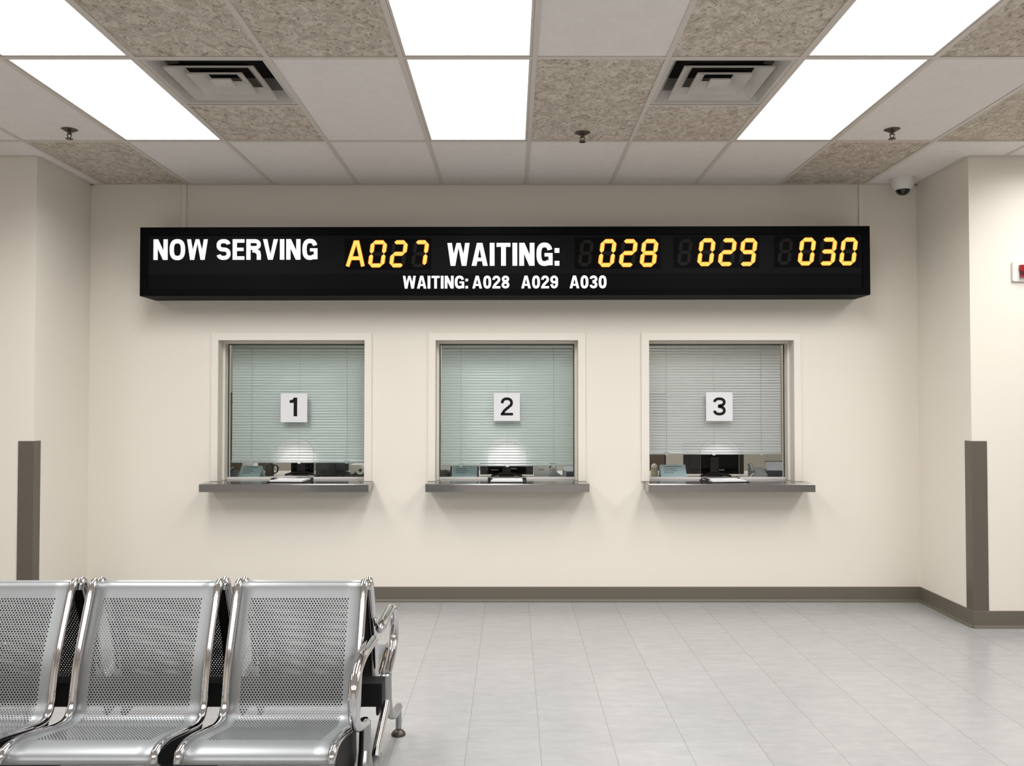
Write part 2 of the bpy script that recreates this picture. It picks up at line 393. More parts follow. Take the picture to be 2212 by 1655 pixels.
def glyph(mb, ch, x, y, hgt, to3, s=0.215, wid=None, mi=0):
    W = (wid or ADV[ch]); h = s / 2
    def st(pts, closed=False, w=s):
        ribbon(mb, [(x + p[0] * hgt, y + p[1] * hgt) for p in pts], w * hgt, to3, closed, mi)
    def rect(a, b, c, d):
        mb.add([to3(Vector((x + q[0] * hgt, y + q[1] * hgt))) for q in ((a, c), (b, c), (b, d), (a, d))], [(0, 1, 2, 3)], mi)
    def poly(ps):
        mb.add([to3(Vector((x + q[0] * hgt, y + q[1] * hgt))) for q in ps], [tuple(range(len(ps)))], mi)
    v = s * 1.0
    if ch == 'I': rect(0, W, 0, 1)
    elif ch == 'N':
        rect(0, v, 0, 1); rect(W - v, W, 0, 1); poly([(0, 1), (v * 1.1, 1), (W, 0), (W - v * 1.1, 0)])
    elif ch == 'E':
        rect(0, v, 0, 1); rect(0, W, 0, v * .82); rect(0, W, 1 - v * .82, 1); rect(0, W * .93, .5 - v * .36, .5 + v * .42)
    elif ch == 'T': rect(0, W, 1 - v * .84, 1); rect(W / 2 - h, W / 2 + h, 0, 1)
    elif ch == 'V':
        poly([(0, 1), (v * 1.02, 1), (W / 2, .27), (W / 2, 0), (W / 2 - v * .56, 0)]); poly([(W - v * 1.02, 1), (W, 1), (W / 2 + v * .56, 0), (W / 2, 0), (W / 2, .27)])
    elif ch == 'A':
        poly([(0, 0), (v * 1.02, 0), (W / 2, .76), (W / 2, 1), (W / 2 - v * .58, 1)]); poly([(W - v * 1.02, 0), (W, 0), (W / 2 + v * .58, 1), (W / 2, 1), (W / 2, .76)])
        rect(W * .22, W * .78, .20, .20 + v * .74)
    elif ch == 'W':
        q = v * .94; a = W / 4
        poly([(0, 1), (q, 1), (a + q * .42, .16), (a + q * .52, 0), (a - q * .52, 0)])
        poly([(a - q * .52, 0), (a + q * .52, 0), (W / 2, .80), (W / 2, 1), (W / 2 - q * .46, 1)])
        poly([(W / 2, .80), (3 * a - q * .52, 0), (3 * a + q * .52, 0), (W / 2 + q * .46, 1), (W / 2, 1)])
        poly([(W - q, 1), (W, 1), (3 * a + q * .52, 0), (3 * a - q * .52, 0), (3 * a - q * .42, .16)])
    elif ch in 'O0': st(arc(W / 2, .5, W / 2 - h, .5 - h * .9, 0, 360, 40, 2.6)[:-1], True)
    elif ch == 'S':
        r_ = (.5 - h * .9) / 2
        st(arc(W / 2, .5 + r_, W / 2 - h, r_, 12, 270, 20, 2.4) + arc(W / 2, .5 - r_, W / 2 - h, r_, 90, -168, 20, 2.4)[1:], w=s * .94)
    elif ch == 'G':
        st(arc(W / 2, .5, W / 2 - h, .5 - h * .9, 22, 318, 34, 2.6)); rect(W - v * .86, W, 0.02, .52); rect(W * .5, W, .40, .40 + v * .74)
    elif ch == 'R':
        rect(0, v, 0, 1); b = .74
        st([(v * .5, 1 - h * .9), (W * .55, 1 - h * .9)] + arc(W * .55, b, W * .45 - h, .26 - h * .9, 90, -90, 14, 2.4) + [(v * .5, .48 + h * .9)], w=s * .9)
        st([(W * .42, .46), (W * .60, .45), (W - h * 1.25, .36), (W - h, .22), (W - h, .0)], w=s * .98)
    elif ch == ':': rect(0, v, 0, v); rect(0, v, .56, .56 + v)
    elif ch == '1':
        rect(W - v, W, 0, 1); poly([(0, .72), (0, .86), (W * .42, .90), (W - v, 1), (W - v, .72)])
    elif ch == '2':
        st(arc(W / 2, .70, W / 2 - h, .30 - h * .9, 185, -32, 20, 2.2) + [(W * .30, .27), (h * 1.05, .085)], w=s * .94); rect(0, W, 0, v * .86)
    elif ch == '3':
        a1, a2 = .735, .275
        st(arc(W / 2, a1, W / 2 - h, .265 - h * .9, 178, -78, 18, 2.2) + [(W * .40, .52)], w=s * .94)
        st([(W * .40, .52)] + arc(W / 2, a2, W / 2 - h, .275 - h * .9, 78, -178, 18, 2.2), w=s * .94)
    elif ch == '8':
        st(arc(W / 2, .74, W / 2 - h * 1.15, .26 - h * .9, 0, 360, 28, 2.2)[:-1], True, s * .92)
        st(arc(W / 2, .275, W / 2 - h, .275 - h * .9, 0, 360, 28, 2.2)[:-1], True, s * .92)
    elif ch == '9':
        st(arc(W / 2, .69, W / 2 - h, .31 - h * .9, 0, 360, 28, 2.2)[:-1], True, s * .94)
        st([(W - h, .69)] + arc(W / 2, .40, W / 2 - h, .40 - h * .9, 0, -170, 18, 2.4), w=s * .94)
def word(mb, text, x0, x1, y, hgt, to3, s=0.215, gap=0.092, mi=0):
    """Set text between x0 and x1 (its letters stretched to fit)."""
    nat = sum(ADV[c] for c in text) + gap * (len(text) - 1)
    k = (x1 - x0) / (nat * hgt); x = x0
    for c in text:
        if c != ' ': glyph(mb, c, x, y, hgt, to3, s, ADV[c] * k, mi)
        x += (ADV[c] + gap) * hgt * k

# ------------------------------------------------------------------ the room
D, H, YF = 6.0, CZ + 470 / 300.0, 5.31       # counter wall, ceiling height, faces of the projecting side walls
XL, XR = -3.045, 2.925                       # returns of the alcove
RX, RY = 6.2, -4.2                           # rest of the room
WT = 0.26
struct('floor', MB().box(-RX, RX, RY, D + 0.02, -0.1, 0), M['floor'])
OPEN = [(X(472, D), X(787.5, D)), (X(941, D), X(1248.5, D)), (X(1402, D), X(1714.5, D))]
ZB, ZT = 0.80, Z(735.5, D)                   # openings run down to the steel shelf
w = MB(); xs = [XL - 0.3] + [c for o in OPEN for c in o] + [XR + 0.3]
for i in range(0, 8, 2): w.box(xs[i], xs[i + 1], D, D + WT, 0, H + 0.3)
for a, b in OPEN:
    w.box(a, b, D, D + WT, 0, ZB); w.box(a, b, D, D + WT, ZT, H + 0.3)
struct('wall_back', w, M['wall'])
struct('wall_back_left', MB().box(-RX, XL, YF, D + WT, 0, H + 0.3), M['wall'])
struct('wall_back_right', MB().box(XR, RX, YF, D + WT, 0, H + 0.3), M['wall'])
struct('wall_left', MB().box(-RX - 0.2, -RX, RY, YF + 0.1, 0, H + 0.3), M['wall'])
struct('wall_right', MB().box(RX, RX + 0.2, RY, YF + 0.1, 0, H + 0.3), M['wall'])
struct('wall_front', MB().box(-RX, RX, RY - 0.2, RY, 0, H + 0.3), M['wall'])

# cove baseboards with a toe
def cove(p0, p1, nrm):
    """Vinyl base profile along the wall from p0 to p1 (floor points), standing off along nrm."""
    mb = MB(); hh = 0.107
    prof = [(0, 0), (0.022, 0), (0.022, 0.004), (0.012, 0.009), (0.007, 0.018), (0.006, hh - 0.003), (0.004, hh), (0, hh)]
    v = []
    for p in (p0, p1):
        v += [(p[0] + nrm[0] * a, p[1] + nrm[1] * a, z) for a, z in prof]
    n = len(prof)
    mb.add(v, [(i, (i + 1) % n, n + (i + 1) % n, n + i) for i in range(n)] + [tuple(range(n)), tuple(range(n, 2 * n))[::-1]])
    return mb
struct('baseboard_back', cove((XL, D), (XR, D), (0, -1)), M['base'])
struct('baseboard_left', cove((XL, YF - .006), (XL, D), (1, 0)), M['base'])
struct('baseboard_right', cove((XR, YF - .006), (XR, D), (-1, 0)), M['base'])
struct('baseboard_back_left', cove((-RX, YF), (XL + .006, YF), (0, -1)), M['base'])
struct('baseboard_back_right', cove((XR - .006, YF), (RX, YF), (0, -1)), M['base'])
# corner guards
def guard(x, sgn):
    """Angle-shaped guard wrapped round the outside corner; sgn = direction of the front wall."""
    z0, z1, t = 0.107, Z(953, YF), 0.004
    L1, L2 = 0.095, 0.075
    mb = MB()
    poly = [(x - sgn * t, YF + L2), (x - sgn * t, YF - t), (x + sgn * L1, YF - t), (x + sgn * L1, YF), (x, YF), (x, YF + L2)]
    return mb.prism(poly, 'z', z0, z1)
struct('trim_1', guard(XL, -1), M['guard'])
struct('trim_2', guard(XR, 1), M['guard'])

# ------------------------------------------------------------------ ceiling: grid of 610 mm columns, 1220 mm rows
T = 0.61; GX = (1137 - 1106) / 300.0            # right edge of the middle column
def colx(c): return GX + T * (c - 1), GX + T * c    # column 0 lies between the grid lines at 955 and 1137
ROWS = [(D, 4.99)] + [(4.99 - 1.22 * k, max(RY, 4.99 - 1.22 * (k + 1))) for k in range(8)]
ROWS = [r_ for r_ in ROWS if r_[0] > RY + 0.02]
TAN = {(0, -4), (0, 4), (1, 1), (1, 5), (2, -2), (2, -1), (2, 2), (2, 4), (1, -6), (2, -5), (3, -1), (3, 2), (4, 1), (4, -2), (3, 4)}
LIGHTS = [(r_, c) for r_ in (1, 2, 5, 6) for c in (-6, -3, 0, 3, 6) if (r_, c) != (1, -6)]
VENTS = [(1, -2), (1, 2)]
TZ = H + 0.005
cl = MB()
for r_, (ya, yb) in enumerate(ROWS):
    for c in range(-10, 12):
        x0, x1 = colx(c)
        x0, x1 = max(x0, -RX), min(x1, RX)
        if x1 - x0 < 0.02 or (r_, c) in LIGHTS: continue
        mi = 1 if (r_, c) in TAN else 0
        y0, y1 = yb, ya
        if (r_, c) in VENTS: y0 = yb + T; mi = 1
        if r_ == 0 and not (XL < (x0 + x1) / 2 < XR): pass
        cl.box(x0, x1, y0, y1, TZ, TZ + 0.016, mi)
struct('ceiling', cl, [M['tile_plain'], M['tile_tan']])
struct('ceiling_slab', MB().box(-RX, RX, RY, D + WT, H + 0.28, H + 0.4), M['duct_and_shade'])
g = MB(); hw = 0.012
for c in range(-10, 12):
    x = colx(c)[0]
    if -RX < x < RX: g.box(x - hw, x + hw, RY, D, H, H + 0.0045)
for r_, (ya, yb) in enumerate(ROWS[1:]):
    g.box(-RX, RX, ya - hw, ya + hw, H + 0.0005, H + 0.0045)
for r_, c in VENTS:
    x0, x1 = colx(c); g.box(x0, x1, ROWS[r_][1] + T - hw * .6, ROWS[r_][1] + T + hw * .6, H + 0.0005, H + 0.0045)
struct('trim_3', g, M['grid'])
a_ = MB()                                        # wall angle where the tiles meet the walls
a_.box(XL, XR, D - .022, D, H + 0.001, H + 0.0045); a_.box(XL, XL + .022, YF, D, H + 0.001, H + 0.0045); a_.box(XR - .022, XR, YF, D, H + 0.001, H + 0.0045)
a_.box(-RX, XL, YF - .022, YF, H + 0.001, H + 0.0045); a_.box(XR, RX, YF - .022, YF, H + 0.001, H + 0.0045)
struct('trim_4', a_, M['grid'])

# light panels
def light_panel():
    root = thing('ceiling_light', '', 'light', (0, 0, H))
    x, y = T / 2 - .013, 1.22 / 2 - .013
    fr = MB(); t = .012
    for bx in ((-x, x, -y, -y + t), (-x, x, y - t, y), (-x, -x + t, -y + t, y - t), (x - t, x, -y + t, y - t)): fr.box(*bx, 0.004, 0.03)
    fr.build('frame', M['grid'], root)
    MB().box(-x + t, x - t, -y + t, y - t, 0.008, 0.014).build('diffuser', M['lamp'], root)
    MB().box(-x, x, -y, y, 0.03, 0.09).build('housing', M['white_plastic'], root)
    ld = bpy.data.lights.new('panel_light', 'AREA'); ld.shape = 'RECTANGLE'; ld.size = 2 * (x - t); ld.size_y = 2 * (y - t)
    ld.energy = LAMP_W; ld.color = LAMP_RGB; ld.spread = R(LAMP_SPREAD)
    lo = bpy.data.objects.new('panel_light', ld); COL.objects.link(lo); lo.parent = root; lo.location = (0, 0, 0.006)
    return root
NAMES = {(1, -3): 'glowing white ceiling panel between left air vent and left sprinkler',
         (1, 0): 'middle glowing ceiling panel of the row nearest the counter wall',
         (1, 3): 'glowing white ceiling panel between right air vent and right sprinkler',
         (2, -3): 'glowing white ceiling panel cut off by the top left corner of the photo',
         (2, 0): 'middle glowing ceiling panel of the row cut off by the photo top',
         (2, 3): 'glowing white ceiling panel cut off by the top edge at the right'}
proto = None
for r_, c in LIGHTS:
    o = light_panel() if proto is None else copy_tree(proto)
    proto = proto or o
    o.location = (sum(colx(c)) / 2, sum(ROWS[r_]) / 2, H)
    o['label'] = NAMES.get((r_, c), 'glowing white ceiling panel in the part of the room outside the picture')
    o['group'] = 'ceiling light panels' if (r_, c) in NAMES else 'ceiling light panels outside the picture'

# air vents: nested square cones
def vent():
    root = thing('air_vent', '', 'vent', (0, 0, H), group='square ceiling air vents')
    def ring(mb, a, za, b, zb):
        v = [(sx * a, sy * a, za) for sx, sy in ((-1, -1), (1, -1), (1, 1), (-1, 1))] + [(sx * b, sy * b, zb) for sx, sy in ((-1, -1), (1, -1), (1, 1), (-1, 1))]
        mb.add(v, [(i, (i + 1) % 4, 4 + (i + 1) % 4, 4 + i) for i in range(4)])
    f = MB(); ring(f, .293, .003, .272, .003); ring(f, .293, .003, .293, .02); ring(f, .272, .003, .235, .055); ring(f, .235, .055, .235, .12)
    f.build('frame', M['vent'], root)
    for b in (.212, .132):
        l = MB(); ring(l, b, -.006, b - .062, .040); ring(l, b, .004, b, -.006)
        k = len(l.f); ring(l, b - .062, .042, b, .004); l.m[k:] = [1] * (len(l.f) - k)  # louvre backs coloured dark: the shade above them is painted in
        l.build('louvre', [M['vent'], M['duct_and_shade']], root)
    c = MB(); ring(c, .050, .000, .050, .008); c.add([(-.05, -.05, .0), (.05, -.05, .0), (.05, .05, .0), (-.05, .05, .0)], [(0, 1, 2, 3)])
    k = len(c.f); ring(c, .050, .008, .02, .03); c.m[k:] = [1] * 4  # upper slope coloured dark with the same painted shade
    c.build('centre_plate', [M['vent'], M['duct_and_shade']], root)
    d = MB(); d.add([(sx * .235, sy * .235, .12) for sx, sy in ((-1, -1), (1, -1), (1, 1), (-1, 1))], [(0, 1, 2, 3)])
    d.box(-.262, .262, -.262, .262, .121, .14); d.build('duct_box', M['duct_and_shade'], root)
    return root
v1 = vent(); v2 = copy_tree(v1)
for o, (r_, c), side in ((v1, VENTS[0], 'left'), (v2, VENTS[1], 'right')):
    o.location = (sum(colx(c)) / 2, ROWS[r_][1] + T / 2, H)
v1['label'] = 'square louvred air vent beside the left column of ceiling light panels'
v2['label'] = 'square louvred air vent beside the right column of ceiling light panels'

# sprinklers
def sprinkler():
    root = thing('fire_sprinkler', '', 'sprinkler', (0, 0, H), group='fire sprinklers on the ceiling')
    MB().lathe([(.010, -.016), (.020, -.014), (.036, -.004), (.045, .000), (.045, .003)]).build('escutcheon', M['brass'], root, smooth=True)
    b = MB(); b.lathe([(.008, -.03), (.011, -.014)], seg=12)
    for s_ in (-1, 1): b.tube([(s_ * .010, 0, -.024), (s_ * .013, 0, -.034), (s_ * .008, 0, -.046), (0, 0, -.052)], .0028, 8)
    b.build('body', M['brass'], root)
    MB().lathe([(.020, -.056), (.021, -.054), (.008, -.051), (.006, -.047)], seg=16).build('deflector', M['brass'], root)
    return root
s0 = sprinkler()
for i, (px, py, lab) in enumerate(((150, 277, 'small dark fire sprinkler on the plain tile left of the left light column'),
                                   (1258, 284, 'small dark fire sprinkler on a tan fissured ceiling tile'),
                                   (1927, 277, 'small dark fire sprinkler on the plain tile right of the right light column'))):
    o = s0 if i == 0 else copy_tree(s0)
    Y = (H - CZ) * FPX / (867 - py)
    o.location = (X(px, Y, py), Y, TZ); o['label'] = lab
# dome camera
p = (X(1950, 5.83, 385), 5.83, TZ)
r0 = thing('dome_camera', 'white dome security camera with black dome in right ceiling corner', 'security camera', p)
MB().lathe([(.040, -.088), (.052, -.082), (.068, -.060), (.078, -.040), (.080, 0), (.0, 0)], seg=32).build('housing', M['white_plastic'], r0, smooth=True)
MB().lathe([(0, -.122), (.018, -.120), (.034, -.111), (.045, -.096), (.049, -.079)], seg=28).build('dome', M['smoked'], r0, smooth=True)
# wall-mounted red device by the right picture edge
x0, x1 = X(2188, YF), X(2246, YF); z0, z1 = Z(609, YF), Z(565, YF); cx = (x0 + x1) / 2
r0 = thing('pull_station', 'white wall plate with a red pull switch by the right photo edge', 'alarm switch', (cx, YF, z0))
hw_, hh_ = (x1 - x0) / 2, z1 - z0
def rrect(w_, z0, z1, r_, n=5):
    out = []
    for cx_, cz_, a0 in ((w_ - r_, z1 - r_, 0), (-w_ + r_, z1 - r_, 90), (-w_ + r_, z0 + r_, 180), (w_ - r_, z0 + r_, 270)):
        for k in range(n + 1):
            q = R(a0 + 90 * k / n); out.append((cx_ + r_ * math.cos(q), cz_ + r_ * math.sin(q)))
    return out
MB().prism(rrect(hw_, 0, hh_, .012), 'y', -.016, 0).build('back_plate', M['white_plastic'], r0, bevel=.003)
MB().prism([(-hw_ + .045, hh_ * .28), (hw_ - .045, hh_ * .28), (hw_ - .045, hh_ * .50), (-hw_ + .045, hh_ * .50)], 'y', -.034, -.016).build('recess', M['dark_red'], r0)
MB().prism([(-.030, hh_ * .50), (-.016, hh_ * .50), (-.016, hh_ * .80), (-.036, hh_ * .80)], 'x', -hw_ + .040, hw_ - .040).build('pull_handle', M['red'], r0, bevel=.002)
MB().prism([(-hw_ + .043, hh_ * .22), (hw_ - .043, hh_ * .22), (hw_ - .043, hh_ * .28), (-hw_ + .043, hh_ * .28)], 'y', -.040, -.016).build('lower_lip', M['red'], r0)

# raceways between ceiling and sign
for px, lab in ((395, 'thin cream raceway on the wall above the sign left end'), (1863, 'thin cream raceway on the wall above the sign right end')):
    x = X(px, D)
    tag(MB().box(x - .016, x + .016, D - .014, D, 2.60, H).build('cable_raceway', M['casing'], bevel=.002), lab, 'cable raceway', 'raceways above the sign')

# ------------------------------------------------------------------ service windows
SH_T = 0.86; SH_F = 5.80                       # steel shelf: top height and front edge
YG = 6.165                                     # glass
YB = 6.225                                     # blind
ARCH = [(597, 678, 948), (1054, 1136, 946), (1513, 1596, 945)]
CARDS = [(607, 664, 850, 912, '1'), (1067, 1123, 849, 909.5, '2'), (1525, 1582, 847, 909.5, '3')]
SHELF = [(431, 797), (919, 1273), (1400, 1760)]
CAS = [(457, 803), (924.5, 1265), (1385, 1730)]
SLAT = [(1000, 57, 'slat'), (1007, 60, 'slat'), (982, 46, 'slat_lit')]
WNAMES = ['left', 'middle', 'right']
for i in range(3):
    a, b = OPEN[i]
    # structure: casing, stops and glass
    ca, cb = X(CAS[i][0], D), X(CAS[i][1], D); ct = Z(719, D)
    root = bpy.data.objects.new('window_%d' % (i + 1), None); COL.objects.link(root); root['kind'] = 'structure'
    root.location = ((a + b) / 2, D, SH_T); ox, oz = (a + b) / 2, SH_T
    A, B = a - ox, b - ox; CA, CB = ca - ox, cb - ox; ZTt, CT = ZT - oz, ct - oz
    f = MB()
    f.prism([(CA, 0.0), (A, 0.0), (A, ZTt), (B, ZTt), (B, 0.0), (CB, 0.0), (CB, CT), (CA, CT)], 'y', -.014, 0.0)
    f.build('casing', M['casing'], root, bevel=.003)
    f = MB(); st_ = .016
    f.prism([(A, 0), (A + st_, 0), (A + st_, ZTt - st_), (B - st_, ZTt - st_), (B - st_, 0), (B, 0), (B, ZTt), (A, ZTt)], 'y', .085, YG - D - .006)
    f.build('stop_frame', M['reveal'], root, bevel=.002)
    f = MB(); s2 = .022
    f.prism([(A + st_ * .2, 0), (A + s2, 0), (A + s2, ZTt - s2), (B - s2, ZTt - s2), (B - s2, 0), (B - st_ * .2, 0), (B - st_ * .2, ZTt - .003), (A + st_ * .2, ZTt - .003)], 'y', YG - D - .006, YG - D - .001)
    f.build('gasket', M['gasket'], root)
    l, r_, tp = ARCH[i]
    al, ar = X(l, YG) - ox, X(r_, YG) - ox; az = Z(tp, YG) - oz
    rw = (ar - al) / 2; mid = (al + ar) / 2; rh = rw * 0.92
    ap = [(mid + rw * math.copysign(abs(math.cos(q)) ** .82, math.cos(q)), az - rh + rh * abs(math.sin(q)) ** .82) for q in [math.pi * k / 28 for k in range(29)]]
    gl = MB(); gz0 = 0.009
    gl.prism([(A + .004, gz0), (al, gz0)] + ap[::-1] + [(ar, gz0), (B - .004, gz0), (B - .004, ZTt - .003), (A + .004, ZTt - .003)], 'y', YG - D, YG - D + .008, 0, 1)
    gl.build('glass_pane', [M['glass'] if i < 2 else M['clear_glass'], M['rim']], root)
    tk = MB()
    for p0, p1 in ((A, al), (ar, B)):
        tk.box(p0 + .003, p1 - .001, YG - D - .010, YG - D - .0005, 0.0005, .016); tk.box(p0 + .003, p1 - .001, YG - D + .0085, YG - D + .018, 0.0005, .016)
    tk.build('glass_track', M['white_plastic'], root)
    # steel shelf through the opening
    sx0, sx1 = X(SHELF[i][0], SH_F), X(SHELF[i][1], SH_F)
    lab = ['stainless steel counter shelf under the window with card 1', 'stainless steel counter shelf under the window with card 2', 'stainless steel counter shelf under the window with card 3'][i]
    sh = thing('counter_shelf', lab, 'counter shelf', ((sx0 + sx1) / 2, D, SH_T), group='steel counter shelves')
    so = (sx0 + sx1) / 2
    t = MB(); lo, hi = sx0 - so, sx1 - so
    t.prism([(lo, SH_F - D), (hi, SH_F - D), (hi, -.0005), (b - so - .001, -.0005), (b - so - .001, WT), (a - so + .001, WT), (a - so + .001, -.0005), (lo, -.0005)], 'z', -.004, 0)
    t.build('top_plate', M['steel'], sh, bevel=.0015)
    t = MB()
    t.box(lo, hi, SH_F - D - .001, SH_F - D + .003, -.056, -.0042); t.box(lo, lo + .003, SH_F - D + .003, -.0005, -.056, -.0042)
    t.box(hi - .003, hi, SH_F - D + .003, -.0005, -.056, -.0042); t.box(lo + .003, hi - .003, SH_F - D + .003, SH_F - D + .03, -.056, -.052)
    t.build('edge_band', M['steel'], sh, bevel=.001)
    # number card stuck on the glass
    l, r_, tp, bt, ch = CARDS[i]
    kx0, kx1 = X(l, YG), X(r_, YG); kz0, kz1 = Z(bt, YG), Z(tp, YG)
    cd = thing('number_card', 'square white card with black number %s on the %s service window' % (ch, ['left', 'middle', 'right'][i]), 'number sign', ((kx0 + kx1) / 2, YG, kz0), group='number cards on the windows')
    wv, hv = (kx1 - kx0) / 2, kz1 - kz0
    MB().box(-wv, wv, -.006, -.0008, 0, hv).build('card', M['card'], cd)
    n = MB(); gh = .133 if ch != '1' else .138; gw = {'1': .0560, '2': .0905, '3': .094}[ch]
    glyph(n, ch, -gw / 2 - (.004 if ch == '1' else 0), .041 if ch != '1' else .043, gh, lambda q: (q[0], -.0068, q[1]), .165 if ch != '1' else .19, gw / gh)
    n.build('numeral', M['ink'], cd)
    # venetian blind
    bp, ang, mk = SLAT[i]
    zb = Z(bp, YB); bx0, bx1 = a + .022, b - .016
    if i == 2: bx0, bx1 = a + .012, b - .021
    bl = thing('venetian_blind', ['closed pale venetian blind behind the window with card 1', 'closed pale venetian blind behind the window with card 2', 'brighter venetian blind with open slats behind the window with card 3'][i], 'blind', ((bx0 + bx1) / 2, YB, ZT), group='venetian blinds')
    bw = (bx1 - bx0) / 2; L = ZT - zb
    MB().box(-bw, bw, -.014, .014, -.030, -.001).build('headrail', M['slat'], bl, bevel=.002)
    br = MB().box(-bw, bw, -.011, .011, -L, -L + .017).build('bottom_rail', M['slat'], bl, bevel=.004)
    sl = MB(); n = 0; z = -.044; pitch = .0206; wd = .0125; random.seed(5 + i)
    while z > -L + .026:
        th = R(ang + random.uniform(-1.2, 1.2)); rows = []
        for k in range(5):
            s_ = (k / 4 - .5) * 2
            c_ = .0022 * (1 - s_ * s_)          # camber towards the room
            py_, pz_ = s_ * wd * math.cos(th) - c_ * math.sin(th), s_ * wd * math.sin(th) + c_ * math.cos(th)
            rows.append((py_, pz_))
        wob = random.uniform(-.0006, .0006)
        v = [(-bw + .003, q[0], z + q[1] + wob) for q in rows] + [(bw - .003, q[0], z + q[1] - wob) for q in rows]
        sl.add(v, [(k, k + 5, k + 6, k + 1) for k in range(4)]); z -= pitch
    sl.build('slats', M[mk], bl, smooth=True)
    for fx in (-.70, 0, .70):
        MB().box(fx * bw - (.0009 if fx else .0005), fx * bw + (.0009 if fx else .0005), -.0152, -.0142, -L + .01, -.03).build('ladder_cord', M['cord'], bl)
        MB().prism([(fx * bw - .022, -L + .019), (fx * bw + .022, -L + .019), (fx * bw + .008, -L - .005), (fx * bw - .008, -L - .005)], 'y', -.016, -.0115).build('cord_clip', M['clip'], bl)

# clipboards lying on the shelves, half through the pass-through
for l, r_, rot, lab in ((584, 672, -4, 'black clipboard of white paper on the left counter shelf'), (1052, 1137, 0, 'black clipboard of white paper on the middle counter shelf'),
                        (1516, 1610, 8, 'black clipboard of white paper on the right counter shelf')):
    x0, x1 = X(l, 6.0), X(r_, 6.0); wv = (x1 - x0) / 2 * .94
    cb_ = thing('clipboard', lab, 'clipboard', ((x0 + x1) / 2, 6.00, SH_T), R(rot), 'clipboards on the counter shelves')
    MB().prism([(p[0], p[1]) for p in rrect(wv, -.115, .115, .02)], 'z', .0008, .006).build('board', M['black'], cb_, bevel=.001)
    MB().box(-wv + .022, wv - .02, -.100, .095, .0065, .014).build('papers', M['paper'], cb_)
    c = MB(); c.box(-wv + .004, -wv + .03, -.035, .035, .0145, .019); c.tube([(-wv + .010, -.03, .021), (-wv + .010, .03, .021)], .004, 8)
    c.build('clamp', M['black'], cb_)

# ------------------------------------------------------------------ office behind the windows
OZ = 0.845
struct('floor_office', MB().box(-3.6, 3.6, D + WT, 9.4, -.1, 0), M['office_carpet'])
struct('wall_office_back', MB().box(-3.6, 3.6, 9.4, 9.5, 0, 2.9), M['office_wall'])
struct('wall_office_left', MB().box(-3.7, -3.6, D + WT, 9.4, 0, 2.9), M['office_wall'])
struct('wall_office_right', MB().box(3.6, 3.7, D + WT, 9.4, 0, 2.9), M['office_wall'])
struct('ceiling_office', MB().box(-3.6, 3.6, D + WT, 9.4, 2.8, 2.9), M['tile_plain'])
for x in (-1.6, 0.0, 1.6):
    o = thing('office_light', 'glowing ceiling panel inside the office hidden above the blinds', 'light', (x, 7.9, 2.8), group='office ceiling lights')
    MB().box(-.3, .3, -.6, .6, -.03, -.02).build('diffuser', M['office_lamp'], o)
    MB().box(-.31, .31, -.61, .61, -.02, 0).build('frame', M['white_plastic'], o)
wt = thing('worktop', 'long white laminate worktop behind the three service windows', 'worktop', (0, 6.7, 0))
MB().box(-2.9, 2.9, -.435, .40, OZ - .035, OZ).build('top', M['worktop'], wt, bevel=.004)
for x in (-2.6, -.9, .8, 2.6): MB().box(x - .02, x + .02, -.40, .38, 0, OZ - .035).build('support_panel', M['worktop'], wt)
# partitions standing on the office floor
for x0, x1, lab in ((-2.85, -2.23, 'brown cloth partition panel seen under the left blind'), (1.00, 1.40, 'brown cloth partition panel seen under the right blind')):
    pt = thing('office_partition', lab, 'partition', ((x0 + x1) / 2, 7.7, 0), group='brown office partitions')
    v = (x1 - x0) / 2
    MB().box(-v, v, -.025, .025, .1, 1.5).build('panel', M['tackboard'], pt, bevel=.004)
    f = MB(); f.box(-v - .015, -v, -.03, .03, 0, 1.51); f.box(v, v + .015, -.03, .03, 0, 1.51); f.box(-v, v, -.03, .03, 1.5, 1.515); f.box(-v, v, -.03, .03, 0, .1)
    f.build('frame', M['dark_grey'], pt)

def tent_card(px0, px1, py0, Y, rz, lab, seed):
    x0, x1 = X(px0, Y), X(px1, Y); wv = (x1 - x0) / 2; h = Z(py0, Y) - OZ
    o = thing('tent_card', lab, 'notice card', ((x0 + x1) / 2, Y, OZ), R(rz), 'blue notice cards on the worktop')
    a_ = MB(); d = .05
    a_.add([(-wv, -d, .001), (wv, -d, .001), (wv, 0, h), (-wv, 0, h)], [(0, 1, 2, 3)]); a_.add([(wv, d, .001), (-wv, d, .001), (-wv, 0, h), (wv, 0, h)], [(0, 1, 2, 3)])
    c = a_.build('card', M['blue_card'], o)
    sd = c.modifiers.new('t', 'SOLIDIFY'); sd.thickness = .0012
    ln = MB(); random.seed(seed)
    for t, wl in ((.84, .92), (.68, .6), (.55, .7), (.42, .5)):
        y0, z0 = -d * (1 - t) - .0016, h * t; hh = .0045
        a0 = -wv * .72; a1 = a0 + wl * wv * 1.5
        ln.add([(a0, y0, z0), (a1, y0, z0), (a1, y0 + hh * d / h, z0 + hh), (a0, y0 + hh * d / h, z0 + hh)], [(0, 1, 2, 3)])
    ln.build('printed_lines', M['grey_ink'], o)
    return o
tent_card(520, 571, 1006, 6.40, -16, 'pale blue folded notice card beside the brown mug', 1)
tent_card(978, 1031, 1003, 6.36, 0, 'pale blue notice card between black stands in middle window', 2)
tent_card(1424, 1480, 1004, 6.40, 4, 'pale blue folded notice card left of the largest monitor', 3)
